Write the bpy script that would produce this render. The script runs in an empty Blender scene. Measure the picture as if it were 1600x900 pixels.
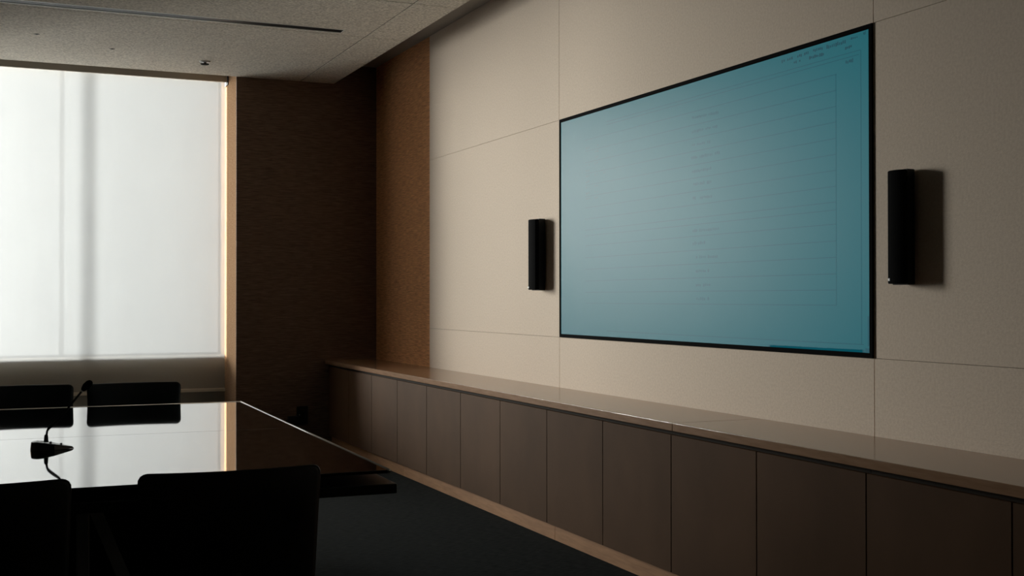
import bpy, bmesh, math, random
from mathutils import Vector, Matrix
random.seed(7)

# ------------------------------------------------------------------ camera, world, exposure
SC = bpy.context.scene
COL = SC.collection
CAM = Vector((-3.31957, 0.0, 1.34336))
FPX = 1868.17
YAW, PITCH, ROLL = 0.4154, 0.0082, -0.0007
fw = Vector((math.sin(YAW) * math.cos(PITCH), math.cos(YAW) * math.cos(PITCH), math.sin(PITCH)))
r0 = Vector((math.cos(YAW), -math.sin(YAW), 0.0))
u0 = r0.cross(fw)
rt = r0 * math.cos(ROLL) + u0 * math.sin(ROLL)
up = -r0 * math.sin(ROLL) + u0 * math.cos(ROLL)
cd = bpy.data.cameras.new('camera')
cam = bpy.data.objects.new('camera', cd)
COL.objects.link(cam)
cd.sensor_width = 36.0
cd.lens = 36.0 * FPX / 1600.0
cd.clip_start = 0.02
cam.matrix_world = Matrix(((rt.x, up.x, -fw.x, CAM.x), (rt.y, up.y, -fw.y, CAM.y),
                           (rt.z, up.z, -fw.z, CAM.z), (0, 0, 0, 1)))
SC.camera = cam

world = bpy.data.worlds.new('overcast_sky')
SC.world = world
world.use_nodes = True
bg = world.node_tree.nodes['Background']
bg.inputs['Color'].default_value = (0.93, 0.97, 1.0, 1)
bg.inputs['Strength'].default_value = 0.8

# daylight: one broad bright patch of outdoor light far beyond the window, low and to the left
ld = bpy.data.lights.new('daylight', 'AREA')
ld.shape = 'RECTANGLE'
ld.size, ld.size_y = 13.0, 5.2
ld.energy = 76000.0
ld.color = (1.0, 0.975, 0.94)
day = bpy.data.objects.new('daylight', ld)
COL.objects.link(day)
day.location = (-13.2, 21.5, 1.55)
day.rotation_euler = (Vector((-2.0, 9.0, 1.9)) - day.location).to_track_quat('-Z', 'Z').to_euler()

SC.view_settings.view_transform = 'Standard'
SC.view_settings.look = 'None'
SC.view_settings.gamma = 1.0
SC.view_settings.use_curve_mapping = False
SC.view_settings.exposure = 0.0

# ------------------------------------------------------------------ measured room
YB = 10.642          # face of the window wall
JX = -1.287          # right jamb of the window recess
WXL = -4.75          # left jamb of the window recess
YBLIND = 11.12
YGL = 11.42          # glass plane
YOUT = 11.58         # outer end of the window wall
ZLOW, ZUP = 3.3005, 3.479
XLOW = -0.404
SILL = 0.815
YF, XL = -2.4, -7.6  # wall behind the camera, far left wall


# ------------------------------------------------------------------ materials
def mat(name):
    m = bpy.data.materials.new(name)
    m.use_nodes = True
    nt = m.node_tree
    return m, nt, nt.nodes['Principled BSDF'], nt.nodes['Material Output']


def P(name, color, rough=0.5, metal=0.0, spec=0.5, ior=1.5, coat=0.0):
    m, nt, b, o = mat(name)
    b.inputs['Base Color'].default_value = (*color, 1)
    b.inputs['Roughness'].default_value = rough
    b.inputs['Metallic'].default_value = metal
    b.inputs['Specular IOR Level'].default_value = spec
    b.inputs['IOR'].default_value = ior
    b.inputs['Coat Weight'].default_value = coat
    return m


def mixed(name, c1, c2, scale, stretch=(1, 1, 1), detail=6, rough=0.5, spec=0.5, bump=0.0, bscale=None,
          contrast=(0.3, 0.7), distortion=0.0, bdist=0.002):
    """two-tone noise in object space, with fine bump relief"""
    m, nt, b, o = mat(name)
    N = nt.nodes
    tc = N.new('ShaderNodeTexCoord')
    mp = N.new('ShaderNodeMapping')
    mp.inputs['Scale'].default_value = stretch
    nt.links.new(tc.outputs['Object'], mp.inputs['Vector'])
    nz = N.new('ShaderNodeTexNoise')
    nz.inputs['Scale'].default_value = scale
    nz.inputs['Detail'].default_value = detail
    nz.inputs['Distortion'].default_value = distortion
    nt.links.new(mp.outputs['Vector'], nz.inputs['Vector'])
    cr = N.new('ShaderNodeValToRGB')
    cr.color_ramp.elements[0].position = contrast[0]
    cr.color_ramp.elements[1].position = contrast[1]
    cr.color_ramp.elements[0].color = (*c1, 1)
    cr.color_ramp.elements[1].color = (*c2, 1)
    nt.links.new(nz.outputs['Fac'], cr.inputs['Fac'])
    nt.links.new(cr.outputs['Color'], b.inputs['Base Color'])
    b.inputs['Roughness'].default_value = rough
    b.inputs['Specular IOR Level'].default_value = spec
    if bump:
        n2 = N.new('ShaderNodeTexNoise')
        n2.inputs['Scale'].default_value = bscale or scale
        n2.inputs['Detail'].default_value = 4
        nt.links.new(mp.outputs['Vector'], n2.inputs['Vector'])
        bu = N.new('ShaderNodeBump')
        bu.inputs['Strength'].default_value = bump
        bu.inputs['Distance'].default_value = bdist
        nt.links.new(n2.outputs['Fac'], bu.inputs['Height'])
        nt.links.new(bu.outputs['Normal'], b.inputs['Normal'])
    return m


M = {}
M['cream'] = mixed('cream_wall_panel', (0.71, 0.585, 0.475), (0.81, 0.68, 0.56), 90, detail=8, rough=0.85, spec=0.15,
                   bump=0.35, bscale=160)
M['joint'] = P('joint_backing', (0.10, 0.08, 0.065), 0.9, spec=0.1)
M['wood'] = mixed('lit_walnut_veneer', (0.46, 0.21, 0.090), (0.86, 0.44, 0.205), 6.0, (1.6, 1.6, 26), detail=7, rough=0.7,
                  spec=0.08, bump=0.12, bscale=9, contrast=(0.32, 0.68), distortion=0.6)  # lit copy of the walnut, extra brightness put into the colour
M['shadewood'] = mixed('shaded_walnut_veneer', (0.105, 0.066, 0.046), (0.225, 0.142, 0.096), 6.0, (1.6, 1.6, 26), detail=7,
                      rough=0.6, spec=0.2, bump=0.12, bscale=9, contrast=(0.32, 0.68), distortion=0.6)  # same walnut as the strip, with its shade put into the colour
M['jamb'] = mixed('lit_walnut_lining', (0.32, 0.190, 0.110), (0.42, 0.265, 0.160), 7.0, (2, 2, 22), detail=6, rough=0.9, spec=0.0,
                  contrast=(0.35, 0.65))  # recess lining in that walnut too, lit tone put into the colour
M['ceiling'] = mixed('acoustic_ceiling', (0.50, 0.46, 0.40), (0.93, 0.875, 0.78), 62, detail=7, rough=0.95, spec=0.05,
                     bump=0.7, bscale=60, contrast=(0.30, 0.70), bdist=0.004)
M['plaster'] = P('grey_plaster', (0.42, 0.39, 0.35), 0.9, spec=0.1)
M['grid'] = P('ceiling_joint', (0.035, 0.032, 0.029), 0.9, spec=0.05)
M['carpet'] = mixed('charcoal_carpet', (0.009, 0.0105, 0.011), (0.040, 0.046, 0.046), 60, (0.35, 3.2, 1), detail=6, rough=1.0,
                    spec=0.05, bump=0.5, bscale=60, contrast=(0.32, 0.72))
M['darkwall'] = P('dark_wall_fabric', (0.36, 0.32, 0.27), 0.9, spec=0.1)
M['top'] = mixed('worktop_veneer', (0.29, 0.165, 0.092), (0.36, 0.21, 0.125), 5.0, (14, 1.5, 14), detail=6, rough=0.20,
                 spec=0.5, contrast=(0.35, 0.65))
_w = M['top'].node_tree.nodes['Principled BSDF']
_w.inputs['Coat Weight'].default_value = 0.25
_w.inputs['Coat Roughness'].default_value = 0.12
_w.inputs['Coat IOR'].default_value = 1.5
M['door'] = mixed('cabinet_veneer', (0.080, 0.040, 0.018), (0.105, 0.054, 0.026), 3.0, (1, 1, 0.7), detail=7, rough=0.7, spec=0.08,
                  contrast=(0.3, 0.7))
M['carcass'] = P('cabinet_carcass', (0.030, 0.022, 0.016), 0.8, spec=0.1)
M['plinth'] = mixed('plinth_veneer', (0.34, 0.165, 0.072), (0.45, 0.23, 0.105), 5.0, (14, 1.5, 14), detail=6, rough=0.5, spec=0.3)
M['tabletop'] = P('black_glass', (0.004, 0.004, 0.004), 0.03, spec=0.5, ior=1.75, coat=1.0)
M['tabletop'].node_tree.nodes['Principled BSDF'].inputs['Coat IOR'].default_value = 1.7
M['tablewood'] = P('black_lacquer', (0.006, 0.006, 0.006), 0.32)
M['trim'] = P('pale_aluminium', (0.90, 0.90, 0.88), 0.22, metal=0.8)
M['legmetal'] = P('grey_steel', (0.40, 0.40, 0.40), 0.5, metal=0.3)
M['leather'] = mixed('black_leather', (0.006, 0.006, 0.0065), (0.011, 0.011, 0.012), 130, rough=0.42, spec=0.35, bump=0.2, bscale=220,
                     bdist=0.0008)
M['piping'] = P('leather_piping', (0.012, 0.011, 0.010), 0.35)
M['chrome'] = P('chrome', (0.6, 0.6, 0.6), 0.15, metal=1.0)
M['blackplastic'] = P('black_plastic', (0.006, 0.006, 0.006), 0.45, spec=0.3)
M['glossblack'] = P('gloss_black_plastic', (0.004, 0.004, 0.004), 0.08, spec=0.5, ior=1.6)
M['grille'] = mixed('speaker_cloth', (0.003, 0.003, 0.003), (0.007, 0.007, 0.007), 600, rough=0.95, spec=0.05)
M['badge'] = P('silver_badge', (0.45, 0.45, 0.45), 0.5, metal=0.3)
M['bezel'] = P('black_bezel', (0.003, 0.003, 0.003), 0.8, spec=0.02)
M['frame_al'] = P('dark_window_frame', (0.012, 0.012, 0.012), 0.9, spec=0.0)
M['pelmet'] = P('grey_pelmet', (0.72, 0.67, 0.58), 0.8, spec=0.1)
M['parapet'] = P('parapet_plaster', (0.30, 0.28, 0.25), 0.9, spec=0.1)
M['white'] = P('white_metal', (0.75, 0.74, 0.70), 0.4)

# roller blind cloth: diffuse + translucent weave
m, nt, b, o = mat('blind_cloth')
nt.nodes.remove(b)
tl = nt.nodes.new('ShaderNodeBsdfTranslucent')
df = nt.nodes.new('ShaderNodeBsdfDiffuse')
mx = nt.nodes.new('ShaderNodeMixShader')
tc = nt.nodes.new('ShaderNodeTexCoord')
mp = nt.nodes.new('ShaderNodeMapping')
mp.inputs['Scale'].default_value = (7, 1, 1.2)
nz = nt.nodes.new('ShaderNodeTexNoise')
nz.inputs['Scale'].default_value = 1.6
nz.inputs['Detail'].default_value = 6
cr = nt.nodes.new('ShaderNodeValToRGB')
cr.color_ramp.elements[0].position = 0.3
cr.color_ramp.elements[1].position = 0.7
cr.color_ramp.elements[0].color = (0.080, 0.0812, 0.0832, 1)
cr.color_ramp.elements[1].color = (0.084, 0.0855, 0.0875, 1)
nt.links.new(tc.outputs['Object'], mp.inputs['Vector'])
nt.links.new(mp.outputs['Vector'], nz.inputs['Vector'])
nt.links.new(nz.outputs['Fac'], cr.inputs['Fac'])
nt.links.new(cr.outputs['Color'], tl.inputs['Color'])
df.inputs['Color'].default_value = (0.42, 0.39, 0.34, 1)
ad = nt.nodes.new('ShaderNodeAddShader')
tp = nt.nodes.new('ShaderNodeBsdfTransparent')
mx.inputs['Fac'].default_value = 0.15          # openness of the weave
nt.links.new(df.outputs[0], ad.inputs[0])
nt.links.new(tl.outputs[0], ad.inputs[1])
nt.links.new(ad.outputs[0], mx.inputs[1])
nt.links.new(tp.outputs[0], mx.inputs[2])
nt.links.new(mx.outputs[0], o.inputs['Surface'])
M['cloth'] = m

# thin window glass
m, nt, b, o = mat('window_glass')
nt.nodes.remove(b)
tr = nt.nodes.new('ShaderNodeBsdfTransparent')
tr.inputs['Color'].default_value = (0.93, 0.95, 0.94, 1)
gl = nt.nodes.new('ShaderNodeBsdfGlossy')
gl.inputs['Roughness'].default_value = 0.02
fr = nt.nodes.new('ShaderNodeFresnel')
fr.inputs['IOR'].default_value = 1.45
mx = nt.nodes.new('ShaderNodeMixShader')
nt.links.new(fr.outputs[0], mx.inputs['Fac'])
nt.links.new(tr.outputs[0], mx.inputs[1])
nt.links.new(gl.outputs[0], mx.inputs[2])
nt.links.new(mx.outputs[0], o.inputs['Surface'])
M['glass'] = m


def screen_mat(name, col, strength, base=0.02):
    m, nt, b, o = mat(name)
    b.inputs['Base Color'].default_value = (base, base, base, 1)
    b.inputs['Roughness'].default_value = 0.39
    b.inputs['IOR'].default_value = 1.5
    b.inputs['Specular IOR Level'].default_value = 0.06
    b.inputs['Emission Color'].default_value = (*col, 1)
    b.inputs['Emission Strength'].default_value = strength
    return m


TEAL = (0.003, 0.096, 0.120)
M['lcd'] = screen_mat('lit_display', TEAL, 1.0)
M['ink'] = screen_mat('display_rule', (0.001, 0.066, 0.092), 1.0)
M['ink_soft'] = screen_mat('display_text', (0.001, 0.040, 0.060), 1.0)
M['ink_pale'] = screen_mat('display_pale_mark', (0.001, 0.068, 0.092), 1.0)
M['ink_warm'] = screen_mat('display_warm_mark', (0.014, 0.088, 0.108), 1.0)


# ------------------------------------------------------------------ geometry helpers
def box(bm, x0, x1, y0, y1, z0, z1, bev=0.0, seg=1):
    r = bmesh.ops.create_cube(bm, size=1.0)
    vs = r['verts']
    for v in vs:
        v.co = Vector(((x0 + x1) / 2 + v.co.x * (x1 - x0), (y0 + y1) / 2 + v.co.y * (y1 - y0), (z0 + z1) / 2 + v.co.z * (z1 - z0)))
    if bev:
        es = list({e for v in vs for e in v.link_edges})
        bmesh.ops.bevel(bm, geom=es, offset=bev, segments=seg, profile=0.5, affect='EDGES')
    return bm


def cyl(bm, p0, p1, r1, r2=None, n=16, cap=True):
    p0, p1 = Vector(p0), Vector(p1)
    r2 = r1 if r2 is None else r2
    d = p1 - p0
    q = d.to_track_quat('Z', 'Y').to_matrix().to_4x4()
    q.translation = (p0 + p1) / 2
    bmesh.ops.create_cone(bm, cap_ends=cap, segments=n, radius1=r1, radius2=r2, depth=d.length, matrix=q)
    return bm


def tube(bm, pts, rads, n=10):
    pts = [Vector(p) for p in pts]
    rings = []
    ref = None
    for i, p in enumerate(pts):
        a = pts[max(i - 1, 0)]
        c = pts[min(i + 1, len(pts) - 1)]
        d = (c - a).normalized()
        if ref is None:
            ref = d.orthogonal().normalized()
        ref = (ref - d * ref.dot(d)).normalized()
        s = d.cross(ref)
        r = rads[i] if isinstance(rads, (list, tuple)) else rads
        rings.append([bm.verts.new(p + (ref * math.cos(2 * math.pi * k / n) + s * math.sin(2 * math.pi * k / n)) * r) for k in range(n)])
    for a, c in zip(rings, rings[1:]):
        for k in range(n):
            bm.faces.new((a[k], a[(k + 1) % n], c[(k + 1) % n], c[k]))
    bm.faces.new(rings[0][::-1])
    bm.faces.new(rings[-1])
    return bm


def prism(bm, poly, z0, z1, bev=0.0, seg=2):
    """extrude a plan polygon (x, y) from z0 to z1"""
    a = [bm.verts.new((x, y, z0)) for x, y in poly]
    c = [bm.verts.new((x, y, z1)) for x, y in poly]
    n = len(poly)
    f1 = bm.faces.new(a[::-1])
    f2 = bm.faces.new(c)
    for k in range(n):
        bm.faces.new((a[k], a[(k + 1) % n], c[(k + 1) % n], c[k]))
    if bev:
        es = list(set(f1.edges) | set(f2.edges))
        bmesh.ops.bevel(bm, geom=es, offset=bev, segments=seg, profile=0.5, affect='EDGES')
    return bm


def obj(name, bm, material, parent=None, smooth=False):
    bmesh.ops.recalc_face_normals(bm, faces=bm.faces)
    me = bpy.data.meshes.new(name)
    bm.to_mesh(me)
    bm.free()
    if smooth:
        for p in me.polygons:
            p.use_smooth = True
    o = bpy.data.objects.new(name, me)
    COL.objects.link(o)
    me.materials.append(M[material])
    if parent:
        o.parent = parent
    return o


def B():
    return bmesh.new()


def tag(o, label, cat, group=None):
    o['label'] = label
    o['category'] = cat
    if group:
        o['group'] = group
    return o


def thing(name, label, cat, loc=(0, 0, 0), rz=0.0, group=None):
    o = bpy.data.objects.new(name, None)
    o.empty_display_size = 0.1
    COL.objects.link(o)
    o.location = loc
    o.rotation_euler = (0, 0, rz)
    return tag(o, label, cat, group)


def struct(o, label, cat):
    o['kind'] = 'structure'
    return tag(o, label, cat)


def copy_tree(o, parent=None):
    c = o.copy()
    COL.objects.link(c)
    if parent:
        c.parent = parent
    for ch in list(o.children):
        copy_tree(ch, c)
    return c


# ------------------------------------------------------------------ floor, walls
fl = struct(obj('floor', box(B(), XL - 0.1, 0.12, YF - 0.1, YOUT, -0.08, 0.0), 'carpet'),
            'dark charcoal carpet with a fine woven grain covering the whole room', 'floor')

wr = struct(obj('wall_right', box(B(), 0.012, 0.14, YF - 0.1, YOUT, 0.0, 3.62), 'joint'),
            'long display wall clad in cream panels with a walnut strip at its far end', 'wall')
JW = 0.0016
JH = 0.0008
ycuts = [YF, 0.98, 3.866, 6.785, 9.192]
zcuts = [0.0, 1.095, 2.466, ZUP]
for i in range(4):
    for k in range(3):
        y0, y1, z0, z1 = ycuts[i], ycuts[i + 1], zcuts[k], zcuts[k + 1]
        obj('wall_panel', box(B(), 0.0, 0.014, y0 + JW, y1 - JW, z0 + (JH if k else 0), z1 - (JH if k < 2 else 0), 0.0006), 'cream', wr)
wp = obj('wood_panel', box(B(), 0.0, 0.014, 9.192 + JW, YB, 0.0, ZUP, 0.0012), 'wood', wr)
wp['label'] = 'orange brown walnut veneer strip'

bw = B()
box(bw, JX + 0.014, 0.012, YB + 0.014, YOUT, 0.0, 3.62)
wb = struct(obj('wall_back', bw, 'joint'), 'walnut window wall with shade put into its colour at the far end of the room', 'wall')
obj('wood_panel', box(B(), JX, 0.0, YB, YB + 0.016, 0.0, ZUP, 0.0012), 'shadewood', wb)
obj('wood_panel', box(B(), XL, WXL, YB, YB + 0.016, 0.0, ZUP, 0.0012), 'shadewood', wb)
obj('wall_core', box(B(), XL, WXL - 0.014, YB + 0.014, YOUT, 0.0, 3.62), 'joint', wb)
obj('parapet', box(B(), WXL, JX, YBLIND + 0.07, YOUT, 0.0, SILL - 0.02), 'parapet', wb)
obj('window_head', box(B(), WXL, JX, YGL - 0.05, YOUT, 3.40, 3.62), 'parapet', wb)
obj('pocket_soffit', box(B(), WXL, JX, YB + 0.0, YGL - 0.05, 3.50, 3.62), 'plaster', wb)

j = obj('trim_1', box(B(), JX, JX + 0.014, YB + 0.016, YGL - 0.02, 0.0, 3.50), 'jamb')
struct(j, 'walnut lining in a painted lit tone on the right side of the window recess', 'trim')
j = obj('trim_2', box(B(), WXL - 0.014, WXL, YB + 0.016, YGL - 0.02, 0.0, 3.50), 'jamb')
struct(j, 'walnut lining in a painted lit tone on the left side of the window recess, outside the frame', 'trim')
j = obj('trim_3', box(B(), WXL, JX, YBLIND + 0.055, YGL - 0.016, SILL - 0.02, SILL, 0.003), 'parapet')
struct(j, 'window sill on the parapet behind the lower part of the blind', 'trim')

struct(obj('wall_left', box(B(), XL - 0.12, XL, YF - 0.1, YOUT, 0.0, 3.62), 'darkwall'),
       'dark side wall to the left, outside the frame', 'wall')
struct(obj('wall_front', box(B(), XL, 0.012, YF - 0.12, YF, 0.0, 3.62), 'darkwall'),
       'dark wall behind the viewpoint', 'wall')

# ------------------------------------------------------------------ windows
wx = [JX, -2.69, -3.75, WXL]
for i in range(3):
    x1, x0 = wx[i], wx[i + 1]
    f = B()
    t = 0.020
    box(f, x0, x0 + t, YGL - 0.015, YGL + 0.015, SILL, 3.40)
    box(f, x1 - t, x1, YGL - 0.015, YGL + 0.015, SILL, 3.40)
    box(f, x0 + t, x1 - t, YGL - 0.015, YGL + 0.015, SILL, SILL + t)
    box(f, x0 + t, x1 - t, YGL - 0.015, YGL + 0.015, 3.40 - t, 3.40)
    w = struct(obj('window_%d' % (i + 1), f, 'frame_al'),
               ['window light behind the right third of the blind', 'window light behind the middle of the blind',
                'window light behind the left third of the blind'][i], 'window')
    obj('pane', box(B(), x0 + t, x1 - t, YGL - 0.003, YGL + 0.003, SILL + t, 3.40 - t), 'glass', w)

# ------------------------------------------------------------------ ceiling
ce = struct(obj('ceiling', box(B(), XL, XLOW - 0.006, YF, YB + 0.0, ZLOW + 0.006, 3.62), 'grid'),
            'lowered ceiling of speckled grey acoustic panels with fine joints', 'ceiling')
# its raised strip along the display wall
obj('raised_strip', box(B(), XLOW - 0.006, 0.012, YF, YB + 0.014, ZUP, 3.62), 'plaster', ce)
CJ = 0.0048
xs = [XLOW, -0.712, -3.52, -5.6, XL]
ys = [YB - 0.004, 8.645, 7.53, 6.41, 5.29, 4.17, 3.05, 1.93, 0.81, -0.31, -1.43, YF]
SLOT0, SLOT1 = 8.460, 8.590
for i in range(4):
    for k in range(len(ys) - 1):
        x1, x0, y1, y0 = xs[i], xs[i + 1], ys[k], ys[k + 1]
        c = (CJ if i else 0, CJ, CJ if k else 0, CJ)
        if k == 1 and i in (1, 2):      # panels cut around the linear slot
            xe = -0.915 if i == 1 else x1
            pb = B()
            box(pb, x0 + CJ, x1 - CJ, y0 + CJ, SLOT0, ZLOW, ZLOW + 0.0065)
            obj('ceiling_panel', pb, 'ceiling', ce)
            obj('ceiling_panel', box(B(), x0 + CJ, x1 - CJ, SLOT1, y1 - CJ, ZLOW, ZLOW + 0.0065), 'ceiling', ce)
            if i == 1:
                obj('ceiling_panel', box(B(), xe, x1 - CJ, SLOT0, SLOT1, ZLOW, ZLOW + 0.0065), 'ceiling', ce)
        else:
            obj('ceiling_panel', box(B(), x0 + c[1], x1 - c[0], y0 + c[3], y1 - c[2], ZLOW, ZLOW + 0.0065, 0.001), 'ceiling', ce)

sl = thing('linear_diffuser', 'long black air slot with slim pale rails running across the ceiling', 'air vent', (-3.2, 8.525, ZLOW))
w2 = 2.28
obj('slot_core', box(B(), -w2, w2, -0.058, 0.058, 0.002, 0.006), 'blackplastic', sl)
for s in (-1, 1):
    obj('rail', box(B(), -w2, w2, s * 0.056 - 0.0085, s * 0.056 + 0.0085, -0.001, 0.0055, 0.0006), 'white', sl)
obj('end_cap', box(B(), w2, w2 + 0.004, -0.064, 0.064, -0.001, 0.0055), 'white', sl)

# concealed sprinkler and two small fixings
sp = thing('sprinkler', 'round pale sprinkler cover on the ceiling near the window', 'sprinkler', (-1.658, 10.064, ZLOW))
obj('escutcheon', cyl(B(), (0, 0, 0), (0, 0, -0.006), 0.045, 0.040, 24), 'white', sp)
obj('stem', cyl(B(), (0, 0, -0.006), (0, 0, -0.020), 0.014, 0.012, 16), 'legmetal', sp)
obj('cover_plate', cyl(B(), (0, 0, -0.020), (0, 0, -0.026), 0.036, 0.032, 24), 'grid', sp)
for (x, y), lab in (((-2.41, 9.838), 'small dark ceiling fixing between the sprinkler and the left edge of the view'),
                    ((-2.973, 9.513), 'tiny dark ceiling fixing nearest the left edge of the view')):
    f = thing('ceiling_fixing', lab, 'fixing', (x, y, ZLOW))
    obj('collar', cyl(B(), (0, 0, 0), (0, 0, -0.003), 0.022, 0.019, 16), 'plaster', f)
    obj('plug', cyl(B(), (0, 0, -0.003), (0, 0, -0.005), 0.010, 0.008, 12), 'blackplastic', f)

# ------------------------------------------------------------------ roller blind
rb = thing('roller_blind', 'wide white translucent roller blind glowing in front of the window', 'blind', ((JX + WXL) / 2, YBLIND, 0.50))
bxl, bxr = WXL + 0.04, -1.301
cx = (JX + WXL) / 2
cb = B()
nx, nzz = 60, 30
zt = 3.44 - 0.50
g = []
for a in range(nx + 1):
    col = []
    xx = bxl + (bxr - bxl) * a / nx - cx
    for c in range(nzz + 1):
        zz = zt * c / nzz
        dy = 0.004 * math.sin(xx * 4.1 + zz * 0.8) * (1 - c / nzz) + 0.002 * math.sin(xx * 9 + 1.3)
        col.append(cb.verts.new((xx, dy, zz)))
    g.append(col)
for a in range(nx):
    for c in range(nzz):
        cb.faces.new((g[a][c], g[a + 1][c], g[a + 1][c + 1], g[a][c + 1]))
obj('cloth', cb, 'cloth', rb, True)
obj('hem_bar', box(B(), bxl - cx, bxr - cx + 0.004, -0.014, 0.008, -0.012, 0.018, 0.004, 2), 'pelmet', rb)
pe = obj('pelmet', box(B(), WXL - cx + 0.004, JX - cx - 0.010, -0.085, -0.070, 3.315 - 0.50, 3.498 - 0.50, 0.002), 'pelmet', rb)
pe['label'] = 'plain grey pelmet board'
obj('roller', cyl(B(), (bxl - cx, 0.028, 3.44 - 0.5), (bxr - cx, 0.028, 3.44 - 0.5), 0.024, n=20), 'white', rb)
obj('bracket', box(B(), JX - cx - 0.008, JX - cx - 0.002, -0.10, 0.06, 3.29 - 0.50, 3.498 - 0.5), 'blackplastic', rb)
obj('bracket', box(B(), WXL - cx + 0.001, WXL - cx + 0.004, -0.10, 0.06, 3.29 - 0.50, 3.498 - 0.5), 'blackplastic', rb)

# ------------------------------------------------------------------ cabinets under the worktop
DD, DK, ZDB, ZC, DC = 0.473, 0.423, 0.0988, 0.778, 0.483
DT = 0.7225          # top of the doors
S = 0.655
joints = [5.98 + S * k for k in range(-8, 8)]
units = [(0.74, 3.36, 4, 'low veneer cabinet at the near right end of the run, nearest the viewpoint'),
         (3.36, 5.98, 4, 'low veneer cabinet under the display, nearer half of the visible run'),
         (5.98, 8.60, 4, 'low veneer cabinet under the left speaker, between the display and the wall corner'),
         (8.60, YB, 3, 'low veneer cabinet at the dark far end, against the walnut corner')]
for y0, y1, n, lab in units:
    t = thing('cabinet', lab, 'cabinet', (0, (y0 + y1) / 2, 0), 0, 'low cabinets along the display wall')
    yc = (y0 + y1) / 2
    obj('carcass', box(B(), -DD + 0.022, -0.003, y0 + 0.001 - yc, y1 - 0.001 - yc, ZDB + 0.001, 0.742), 'carcass', t)
    obj('plinth', box(B(), -DK, -0.02, y0 + 0.0015 - yc, y1 - 0.0015 - yc, 0.0, ZDB), 'plinth', t)
    for k in range(n):
        a = y0 + S * k
        c = min(a + S, y1)
        obj('door', box(B(), -DD, -DD + 0.020, a + 0.0022 - yc, c - 0.0022 - yc, ZDB, DT, 0.0015), 'door', t)
wt = thing('worktop', 'long tan veneer worktop with a satin sheen on the low cabinets', 'worktop', (0, 5.69, 0.742))
for y0, y1 in ((0.70, 4.643), (4.6445, YB)):
    obj('slab', box(B(), -DC, -0.001, y0 - 5.69, y1 - 0.001 - 5.69, 0.0, ZC - 0.742, 0.002, 2), 'top', wt)

# ------------------------------------------------------------------ wall display
SY0, SY1, SZ0, SZ1 = 3.867, 6.770, 1.0955, 2.4655
syc, szc = (SY0 + SY1) / 2, (SZ0 + SZ1) / 2
ds = thing('wall_display', 'large teal glowing wall screen in a thin black frame showing a ruled table', 'screen', (0, syc, szc))


def sbox(bm, y0, y1, z0, z1, xf, xb, bev=0.0):
    return box(bm, -xf, -xb, y0 - syc, y1 - syc, z0 - szc, z1 - szc, bev)


BZ = 0.017
f = B()
sbox(f, SY0, SY1, SZ1 - BZ, SZ1, 0.008, 0.0, 0.001)
sbox(f, SY0, SY1, SZ0, SZ0 + BZ, 0.008, 0.0, 0.001)
sbox(f, SY0, SY0 + BZ, SZ0 + BZ, SZ1 - BZ, 0.008, 0.0, 0.001)
sbox(f, SY1 - BZ, SY1, SZ0 + BZ, SZ1 - BZ, 0.008, 0.0, 0.001)
obj('frame', f, 'bezel', ds)
f = B()
q = 0.004
for a in ((SY0 + BZ, SY1 - BZ, SZ1 - BZ - q, SZ1 - BZ), (SY0 + BZ, SY1 - BZ, SZ0 + BZ, SZ0 + BZ + q),
          (SY0 + BZ, SY0 + BZ + q, SZ0 + BZ + q, SZ1 - BZ - q), (SY1 - BZ - q, SY1 - BZ, SZ0 + BZ + q, SZ1 - BZ - q)):
    sbox(f, *a, 0.0065, 0.0)
obj('inner_lip', f, 'bezel', ds)
XS = 0.005           # screen face stands this far off the wall
obj('lit_panel', sbox(B(), SY0 + BZ, SY1 - BZ, SZ0 + BZ, SZ1 - BZ, XS, 0.0), 'lcd', ds)
# screen content: flat print on the screen face, given as wall coordinates (y, z) in metres
XF = XS + 0.0003
rules = B()
pale = B()
for y0, z in ((4.091, 2.2938), (4.092, 2.2257), (4.092, 2.1576), (4.092, 2.0908), (4.093, 2.0213), (4.093, 1.9532), (4.093, 1.8851), (4.093, 1.817), (4.094, 1.7503), (4.094, 1.7162), (4.094, 1.6563), (4.094, 1.5842), (4.095, 1.5148), (4.095, 1.444), (4.095, 1.3759), (4.096, 1.3106)):
    sbox(rules, y0, 5.62, z - 0.0017, z + 0.0017, XF, XS - 0.001)
    sbox(pale, 5.62, 6.42, z - 0.0014, z + 0.0014, XF, XS - 0.001)
for y0, z in ((3.941, 2.3688), (3.949, 2.3517), (3.923, 1.1494)):
    sbox(rules, y0, 6.15, z - 0.0017, z + 0.0017, XF, XS - 0.001)
yv = 3.937
sbox(pale, yv - 0.002, yv + 0.002, 1.1508, 2.3688, XF, XS - 0.001)
yv = 4.096
sbox(pale, yv - 0.002, yv + 0.002, 1.3107, 2.2967, XF, XS - 0.001)
obj('rule', rules, 'ink', ds)['kind'] = 'stuff'
obj('faint_rule', pale, 'ink_pale', ds)['kind'] = 'stuff'


def smear(bm, ya, za, yb, zb, h, n, gap=0.3):
    """an unreadable run of n uneven print marks from (ya, za) to (yb, zb), no letters"""
    for k in range(n):
        if random.random() < gap * 0.4:
            continue
        t = (k + 0.15) / n
        t2 = (k + 0.15 + random.uniform(0.45, 0.8)) / n
        hh = h * random.uniform(0.55, 1.0)
        zc = za + (zb - za) * (t + t2) / 2 + h * random.uniform(-0.12, 0.12)
        a, c = ya + (yb - ya) * t, ya + (yb - ya) * t2
        sbox(bm, min(a, c), max(a, c), zc - hh / 2, zc + hh / 2, XF, XS - 0.001)


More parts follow.
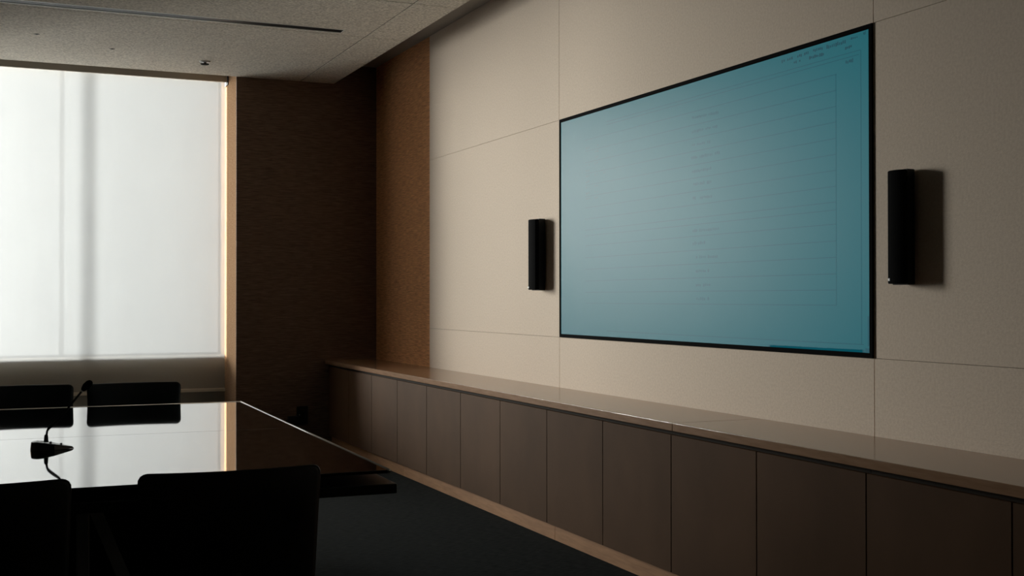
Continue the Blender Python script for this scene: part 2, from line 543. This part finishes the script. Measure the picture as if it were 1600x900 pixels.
tx = B()
for a in ((4.475, 2.418, 4.39, 2.417, 0.017, 6),
          (4.372, 2.4194, 4.276, 2.4215, 0.016, 8),
          (4.25, 2.4235, 4.18, 2.4227, 0.014, 6),
          (4.158, 2.4213, 4.029, 2.4207, 0.017, 11),
          (4.012, 2.4256, 3.952, 2.4269, 0.01, 5),
          (3.921, 2.4312, 3.905, 2.4333, 0.016, 3),
          (4.386, 2.3975, 4.321, 2.3959, 0.013, 5),
          (4.277, 2.3961, 4.171, 2.3962, 0.015, 9),
          (4.037, 2.3926, 3.992, 2.3948, 0.013, 4),
          (4.033, 2.3325, 3.981, 2.3337, 0.018, 5)):
    smear(tx, *a, gap=0.15)
obj('heading_print', tx, 'ink_soft', ds)['kind'] = 'stuff'
tx = B()
for a in ((5.229, 2.264, 4.984, 2.2571, 0.016, 16),
          (5.229, 2.1918, 4.978, 2.1931, 0.016, 16),
          (5.229, 2.1228, 5.058, 2.1236, 0.016, 11),
          (5.236, 2.0579, 4.973, 2.0597, 0.016, 17),
          (5.23, 1.9866, 5.047, 1.9882, 0.016, 11),
          (5.218, 1.9232, 5.047, 1.9211, 0.016, 11),
          (5.224, 1.8516, 5.042, 1.8489, 0.016, 11),
          (5.225, 1.6845, 4.98, 1.6845, 0.016, 16),
          (5.225, 1.6189, 5.106, 1.6204, 0.016, 7),
          (5.195, 1.5492, 4.992, 1.5476, 0.016, 13),
          (5.196, 1.4791, 5.072, 1.4781, 0.016, 8),
          (5.196, 1.4073, 5.061, 1.4076, 0.016, 8),
          (5.19, 1.3372, 5.073, 1.3373, 0.016, 7)):
    smear(tx, *a, gap=0.3)
obj('row_print', tx, 'ink', ds)['kind'] = 'stuff'
tx = B()
for y, za, zb, w, n in ((6.388, 2.2409, 1.9021, 0.05, 10), (6.273, 2.2429, 1.9015, 0.048, 10), (6.162, 2.1028, 2.0504, 0.047, 2)):
    for k in range(n):
        if random.random() < 0.75:
            z = za + (zb - za) * k / n
            smear(tx, y + w / 2, z, y - w / 2, z + 0.004, .012, 3)
obj('column_print', tx, 'ink_warm', ds)['kind'] = 'stuff'
tx = B()
(ya, za), (yb, zb) = (4.577, 1.1188), (3.931, 1.1214)
for k in range(60):
    t = k / 60
    y = ya + (yb - ya) * t
    z = za + (zb - za) * t
    h = random.uniform(.010, .016)
    sbox(tx, y - 0.021, y, z - h / 2, z + h / 2, XF, XS - 0.001)
y0, z0 = (3.888, 1.1232)
y1, z1 = (3.902, 1.267)
sbox(tx, y0, y0 + 0.026, z0 - .005, z0 + .012, XF, XS - 0.001)
sbox(tx, y0 + 0.002, y0 + 0.012, z0 + .02, z1, XF, XS - 0.001)
obj('footer_print', tx, 'ink', ds)['kind'] = 'stuff'


# ------------------------------------------------------------------ wall speakers
def speaker(yc, zc, w, h, d, lab):
    t = thing('wall_speaker', lab, 'speaker', (0, yc, zc), 0, 'speakers beside the wall display')
    hw = w / 2
    body = [(-0.012, -hw * 0.86), (-d * 0.62, -hw), (-d * 0.62, hw), (-0.012, hw * 0.86)]
    obj('body', prism(B(), body, -h / 2, h / 2, 0.003), 'blackplastic', t)
    gp = [(-d * 0.62, -hw)]
    for k in range(9):
        a = -1 + 2 * k / 8
        gp.append((-d + 0.010 * a * a, hw * 0.98 * a))
    gp.append((-d * 0.62, hw))
    obj('grille', prism(B(), gp, -h / 2 + 0.004, h / 2 - 0.004, 0.003), 'grille', t)
    obj('bracket', box(B(), -0.014, -0.001, -hw * 0.5, hw * 0.5, -h * 0.25, h * 0.25, 0.002), 'blackplastic', t)
    bd = B()
    box(bd, -d - 0.0005, -d + 0.011, hw * 0.45, hw * 0.74, -h / 2 + 0.014, -h / 2 + 0.026, 0.0015)
    obj('badge', bd, 'badge', t)
    return t


speaker(7.015, 1.622, 0.108, 0.462, 0.096, 'slim black column speaker on the cream wall left of the display')
speaker(3.655, 1.618, 0.084, 0.450, 0.087, 'slim black column speaker right of the display, casting a broad soft shadow')

# ------------------------------------------------------------------ wall outlet
ot = thing('wall_outlet', 'black wall outlet with a plugged adapter low on the shaded walnut wall', 'outlet', (-0.697, YB, 0.285))
obj('plate', box(B(), -0.052, 0.052, -0.012, 0.0, -0.083, 0.083, 0.004, 2), 'blackplastic', ot)
obj('socket', box(B(), -0.022, 0.022, -0.018, -0.012, -0.05, 0.05, 0.003), 'glossblack', ot)
obj('indicator', box(B(), -0.030, -0.024, -0.016, -0.012, 0.000, 0.012, 0.001), 'badge', ot)
obj('adapter', box(B(), -0.135, -0.045, -0.060, -0.004, -0.055, 0.0, 0.010, 2), 'blackplastic', ot)
obj('cord', tube(B(), [(-0.13, -0.03, -0.03), (-0.17, -0.035, -0.05), (-0.20, -0.04, -0.12), (-0.21, -0.045, -0.22), (-0.22, -0.06, -0.275),
                       (-0.32, -0.10, -0.280), (-0.55, -0.12, -0.280)], 0.0045, 8), 'blackplastic', ot, True)

# ------------------------------------------------------------------ conference table
TH = -0.022
tb = thing('conference_table', 'big black glass conference table with a bright metal edge line mirroring the blind', 'table', (-2.0, 4.086, 0), TH)
TL, TW = 4.3, 3.045   # runs to the left (-x) and away (+y)
ZT = 0.73
mid = 1.512
t_ = 0.012
for x0, x1 in ((-TL, -TL / 2 - 0.001), (-TL / 2 + 0.001, 0)):
    for y0, y1 in ((0, mid - 0.001), (mid + 0.001, TW)):
        obj('glass_panel', box(B(), x0, x1, y0, y1, ZT - t_, ZT, 0.0012, 2), 'tabletop', tb)
rr = 0.0072
for pts in ([(0.003, -0.001, ZT - 0.004), (0.003, TW + 0.003, ZT - 0.004)], [(-TL, TW + 0.003, ZT - 0.004), (0.003, TW + 0.003, ZT - 0.004)]):
    obj('edge_trim', tube(B(), pts, rr, 16), 'trim', tb, True)
obj('support_frame', box(B(), -TL + 0.25, -0.25, 0.25, TW - 0.25, 0.685, ZT - t_), 'tablewood', tb)
obj('lower_slab', box(B(), -TL - 0.02, 0.022, -0.035, TW + 0.0, 0.650, 0.685, 0.004, 2), 'tablewood', tb)
for xc, e in ((-0.992, 1), (-3.31, -1)):
    for yc in (0.75, 2.30):
        obj('leg', box(B(), xc - 0.025, xc + 0.025, yc - 0.025, yc + 0.025, 0.02, 0.650, 0.004), 'legmetal', tb)
        bb = B()
        c = [(xc + e * 0.026, 0.52), (xc + e * 0.026, 0.64), (xc + e * 0.275, 0.02), (xc + e * 0.220, 0.02)]
        vs = [[bb.verts.new((x, yc + h, z)) for x, z in c] for h in (-0.02, 0.02)]
        bb.faces.new(vs[0]); bb.faces.new(vs[1][::-1])
        for k in range(4):
            bb.faces.new((vs[0][k], vs[0][(k + 1) % 4], vs[1][(k + 1) % 4], vs[1][k]))
        obj('brace', bb, 'legmetal', tb)
        x0, x1 = sorted((xc - e * 0.05, xc + e * 0.30))
        obj('foot_bar', box(B(), x0, x1, yc - 0.03, yc + 0.03, 0.0, 0.022, 0.004), 'legmetal', tb)
obj('light_block_panel', box(B(), -TL + 0.4, -0.4, 0.90, 0.92, 0.04, 0.650, 0.002), 'tablewood', tb)  # added panel that blocks light to darken the space under the table

# ------------------------------------------------------------------ gooseneck microphone
mc = thing('gooseneck_microphone', 'black gooseneck microphone on a wedge base standing on the glass table', 'microphone', (-3.09, 5.20, ZT))
# wedge base: teardrop plan, high rounded back at left, low tip at right
plan = []
for k in range(13):
    a = math.pi / 2 + math.pi * k / 12
    plan.append((-0.012 + 0.048 * math.cos(a), 0.048 * math.sin(a)))
plan += [(0.03, -0.043), (0.098, -0.012), (0.106, -0.006), (0.106, 0.006), (0.098, 0.012), (0.03, 0.043)]


def topz(x):
    return 0.034 - max(0.0, x + 0.02) * 0.20


b_ = B()
lo = [b_.verts.new((x, y, 0.001)) for x, y in plan]
hi = [b_.verts.new((x * 0.94, y * 0.90, topz(x))) for x, y in plan]
b_.faces.new(lo[::-1])
ft = b_.faces.new(hi)
for k in range(len(plan)):
    b_.faces.new((lo[k], lo[(k + 1) % len(plan)], hi[(k + 1) % len(plan)], hi[k]))
bmesh.ops.bevel(b_, geom=list(ft.edges), offset=0.004, segments=2, profile=0.5, affect='EDGES')
obj('base', b_, 'glossblack', mc)
for x in (0.018, 0.058):
    z = topz(x)
    obj('button', cyl(B(), (x, 0.018, z - 0.004), (x, 0.018, z + 0.003), 0.0045, n=12), 'blackplastic', mc)
obj('collar', tube(B(), [(0, 0.0, 0.030), (0, 0, 0.036), (0.0, 0, 0.055), (0.001, 0, 0.060)], [0.010, 0.009, 0.0075, 0.006], 12), 'blackplastic', mc, True)
neck = [(0.001, 0.0, 0.055), (0.004, 0, 0.075), (0.010, 0, 0.085), (0.018, 0, 0.093), (0.036, 0, 0.108), (0.046, 0, 0.116), (0.060, 0, 0.134),
        (0.100, 0, 0.186), (0.138, 0, 0.234)]
obj('neck', tube(B(), neck, [0.0045, 0.0042, 0.0058, 0.0064, 0.0064, 0.0056, 0.0048, 0.0045, 0.0045], 10), 'blackplastic', mc, True)
obj('ring', tube(B(), [(0.134, 0, 0.229), (0.141, 0, 0.238)], 0.0060, 12), 'badge', mc)
obj('capsule', tube(B(), [(0.138, 0, 0.234), (0.143, 0, 0.240), (0.152, 0, 0.251), (0.164, 0, 0.262), (0.172, 0, 0.268), (0.176, 0, 0.271)],
                    [0.006, 0.011, 0.0150, 0.0150, 0.011, 0.004], 14), 'grille', mc, True)


# ------------------------------------------------------------------ chairs
def make_chair():
    """faces +y (towards the table from the near side); origin on the floor under the seat"""
    t = thing('office_chair', '', 'chair')
    # backrest: curved padded sheet with rounded corners
    W, z0, z1 = 0.516, 0.40, 0.849
    nu, nv = 28, 16
    rc = 0.022

    def edge(v):      # half width at height v 0..1
        h = (z1 - z0) * (1 - v)
        hw = W / 2 - 0.014 * (1 - v)
        if h < rc:
            hw -= rc - math.sqrt(max(rc * rc - (rc - h) ** 2, 0))
        h2 = (z1 - z0) * v
        if h2 < 0.05:
            hw -= 0.05 - math.sqrt(max(0.0025 - (0.05 - h2) ** 2, 0))
        return hw

    def yb(x, z):
        return -0.255 + 0.042 * (x / (W / 2)) ** 2 - 0.10 * (z - 0.45)

    bm = B()
    vsz = [0.0, 0.012, 0.03, 0.06, 0.11] + [0.11 + 0.78 * k / 7 for k in range(1, 8)] + [0.925, 0.955, 0.98, 0.993, 1.0]
    fr, bk = [], []
    for v in vsz:
        z = z0 + (z1 - z0) * v
        rf, rb_ = [], []
        for k in range(nu + 1):
            u = -1 + 2 * k / nu
            u = math.sin(u * math.pi / 2) * 0.35 + u * 0.65
            x = u * edge(v)
            th = 0.024 * (1 - abs(u) ** 8 * 0.75) * min(1, 0.35 + 4 * (1 - v)) * min(1, 0.35 + 4 * v)
            rf.append(bm.verts.new((x, yb(x, z) + th, z)))
            rb_.append(bm.verts.new((x, yb(x, z) - th, z)))
        fr.append(rf)
        bk.append(rb_)
    n = len(vsz)
    for i in range(n - 1):
        for k in range(nu):
            bm.faces.new((fr[i][k], fr[i][k + 1], fr[i + 1][k + 1], fr[i + 1][k]))
            bm.faces.new((bk[i][k + 1], bk[i][k], bk[i + 1][k], bk[i + 1][k + 1]))
        bm.faces.new((fr[i][0], fr[i + 1][0], bk[i + 1][0], bk[i][0]))
        bm.faces.new((fr[i][nu], bk[i][nu], bk[i + 1][nu], fr[i + 1][nu]))
    for k in range(nu):
        bm.faces.new((fr[0][k + 1], fr[0][k], bk[0][k], bk[0][k + 1]))
        bm.faces.new((fr[n - 1][k], fr[n - 1][k + 1], bk[n - 1][k + 1], bk[n - 1][k]))
    rest = obj('backrest', bm, 'leather', t, True)
    # piping along the top and sides
    pts = []
    for v in [0.15 + 0.75 * k / 8 for k in range(9)] + [0.94, 0.965, 0.985, 0.996]:
        z = z0 + (z1 - z0) * v
        pts.append((-edge(v), yb(edge(v), z), z))
    e1 = edge(1.0)
    top = [(-e1 + 2 * e1 * k / 14, yb(-e1 + 2 * e1 * k / 14, z1), z1 + 0.001) for k in range(15)]
    pts = pts + top + [(-x, y, z) for x, y, z in reversed(pts)]
    obj('piping', tube(B(), pts, 0.0035, 6), 'piping', rest, True)
    # seat
    sb = B()
    prism(sb, [(-0.225, -0.20), (0.225, -0.20), (0.248, -0.05), (0.243, 0.20), (0.20, 0.265), (-0.20, 0.265), (-0.243, 0.20), (-0.248, -0.05)],
          0.395, 0.475, 0.025, 3)
    obj('seat', sb, 'leather', t, True)
    bb = B()
    tube(bb, [(0, 0.0, 0.385), (0, -0.16, 0.375), (0, -0.27, 0.39), (0, -0.292, 0.45), (0, -0.288, 0.56)], [0.03, 0.028, 0.026, 0.024, 0.02], 10)
    obj('back_support', bb, 'blackplastic', t, True)
    obj('mechanism', box(B(), -0.10, 0.10, -0.12, 0.12, 0.365, 0.397, 0.008), 'blackplastic', t)
    obj('gas_column', cyl(cyl(B(), (0, 0, 0.10), (0, 0, 0.24), 0.028), (0, 0, 0.24), (0, 0, 0.37), 0.018), 'blackplastic', t)
    for k in range(5):
        a = math.radians(90 + 72 * k)
        c, s = math.cos(a), math.sin(a)
        leg = obj('base_leg', tube(B(), [(0.02 * c, 0.02 * s, 0.115), (0.15 * c, 0.15 * s, 0.10), (0.25 * c, 0.25 * s, 0.078)], [0.026, 0.020, 0.014], 8),
                  'blackplastic', t, True)
        cb_ = B()
        for e in (-1, 1):
            p = Vector((0.25 * c, 0.25 * s, 0.029)) + Vector((-s, c, 0)) * 0.016 * e
            cyl(cb_, p - Vector((-s, c, 0)) * 0.010, p + Vector((-s, c, 0)) * 0.010, 0.029, n=16)
        cyl(cb_, (0.25 * c, 0.25 * s, 0.03), (0.25 * c, 0.25 * s, 0.08), 0.006, n=8)
        obj('caster', cb_, 'blackplastic', leg)
    return t


ch = make_chair()
G = 'black leather office chairs around the table'
spots = [(-2.668, 3.725, 0.0, 'black leather chair with a curved low back, right one of the two nearest the viewpoint'),
         (-3.362, 3.725, 0.0, 'black leather chair cut by the left edge, nearer side of the table'),
         (-2.526, 6.95, math.pi, 'black low-back chair beyond the table, right one in front of the blind'),
         (-3.116, 6.975, math.pi, 'black low-back chair beyond the table, left one behind the microphone')]
for i, (x, y, rz, lab) in enumerate(spots):
    o = ch if i == 0 else copy_tree(ch)
    o.location = (x, y, 0)
    o.rotation_euler = (0, 0, rz)
    tag(o, lab, 'chair', G)
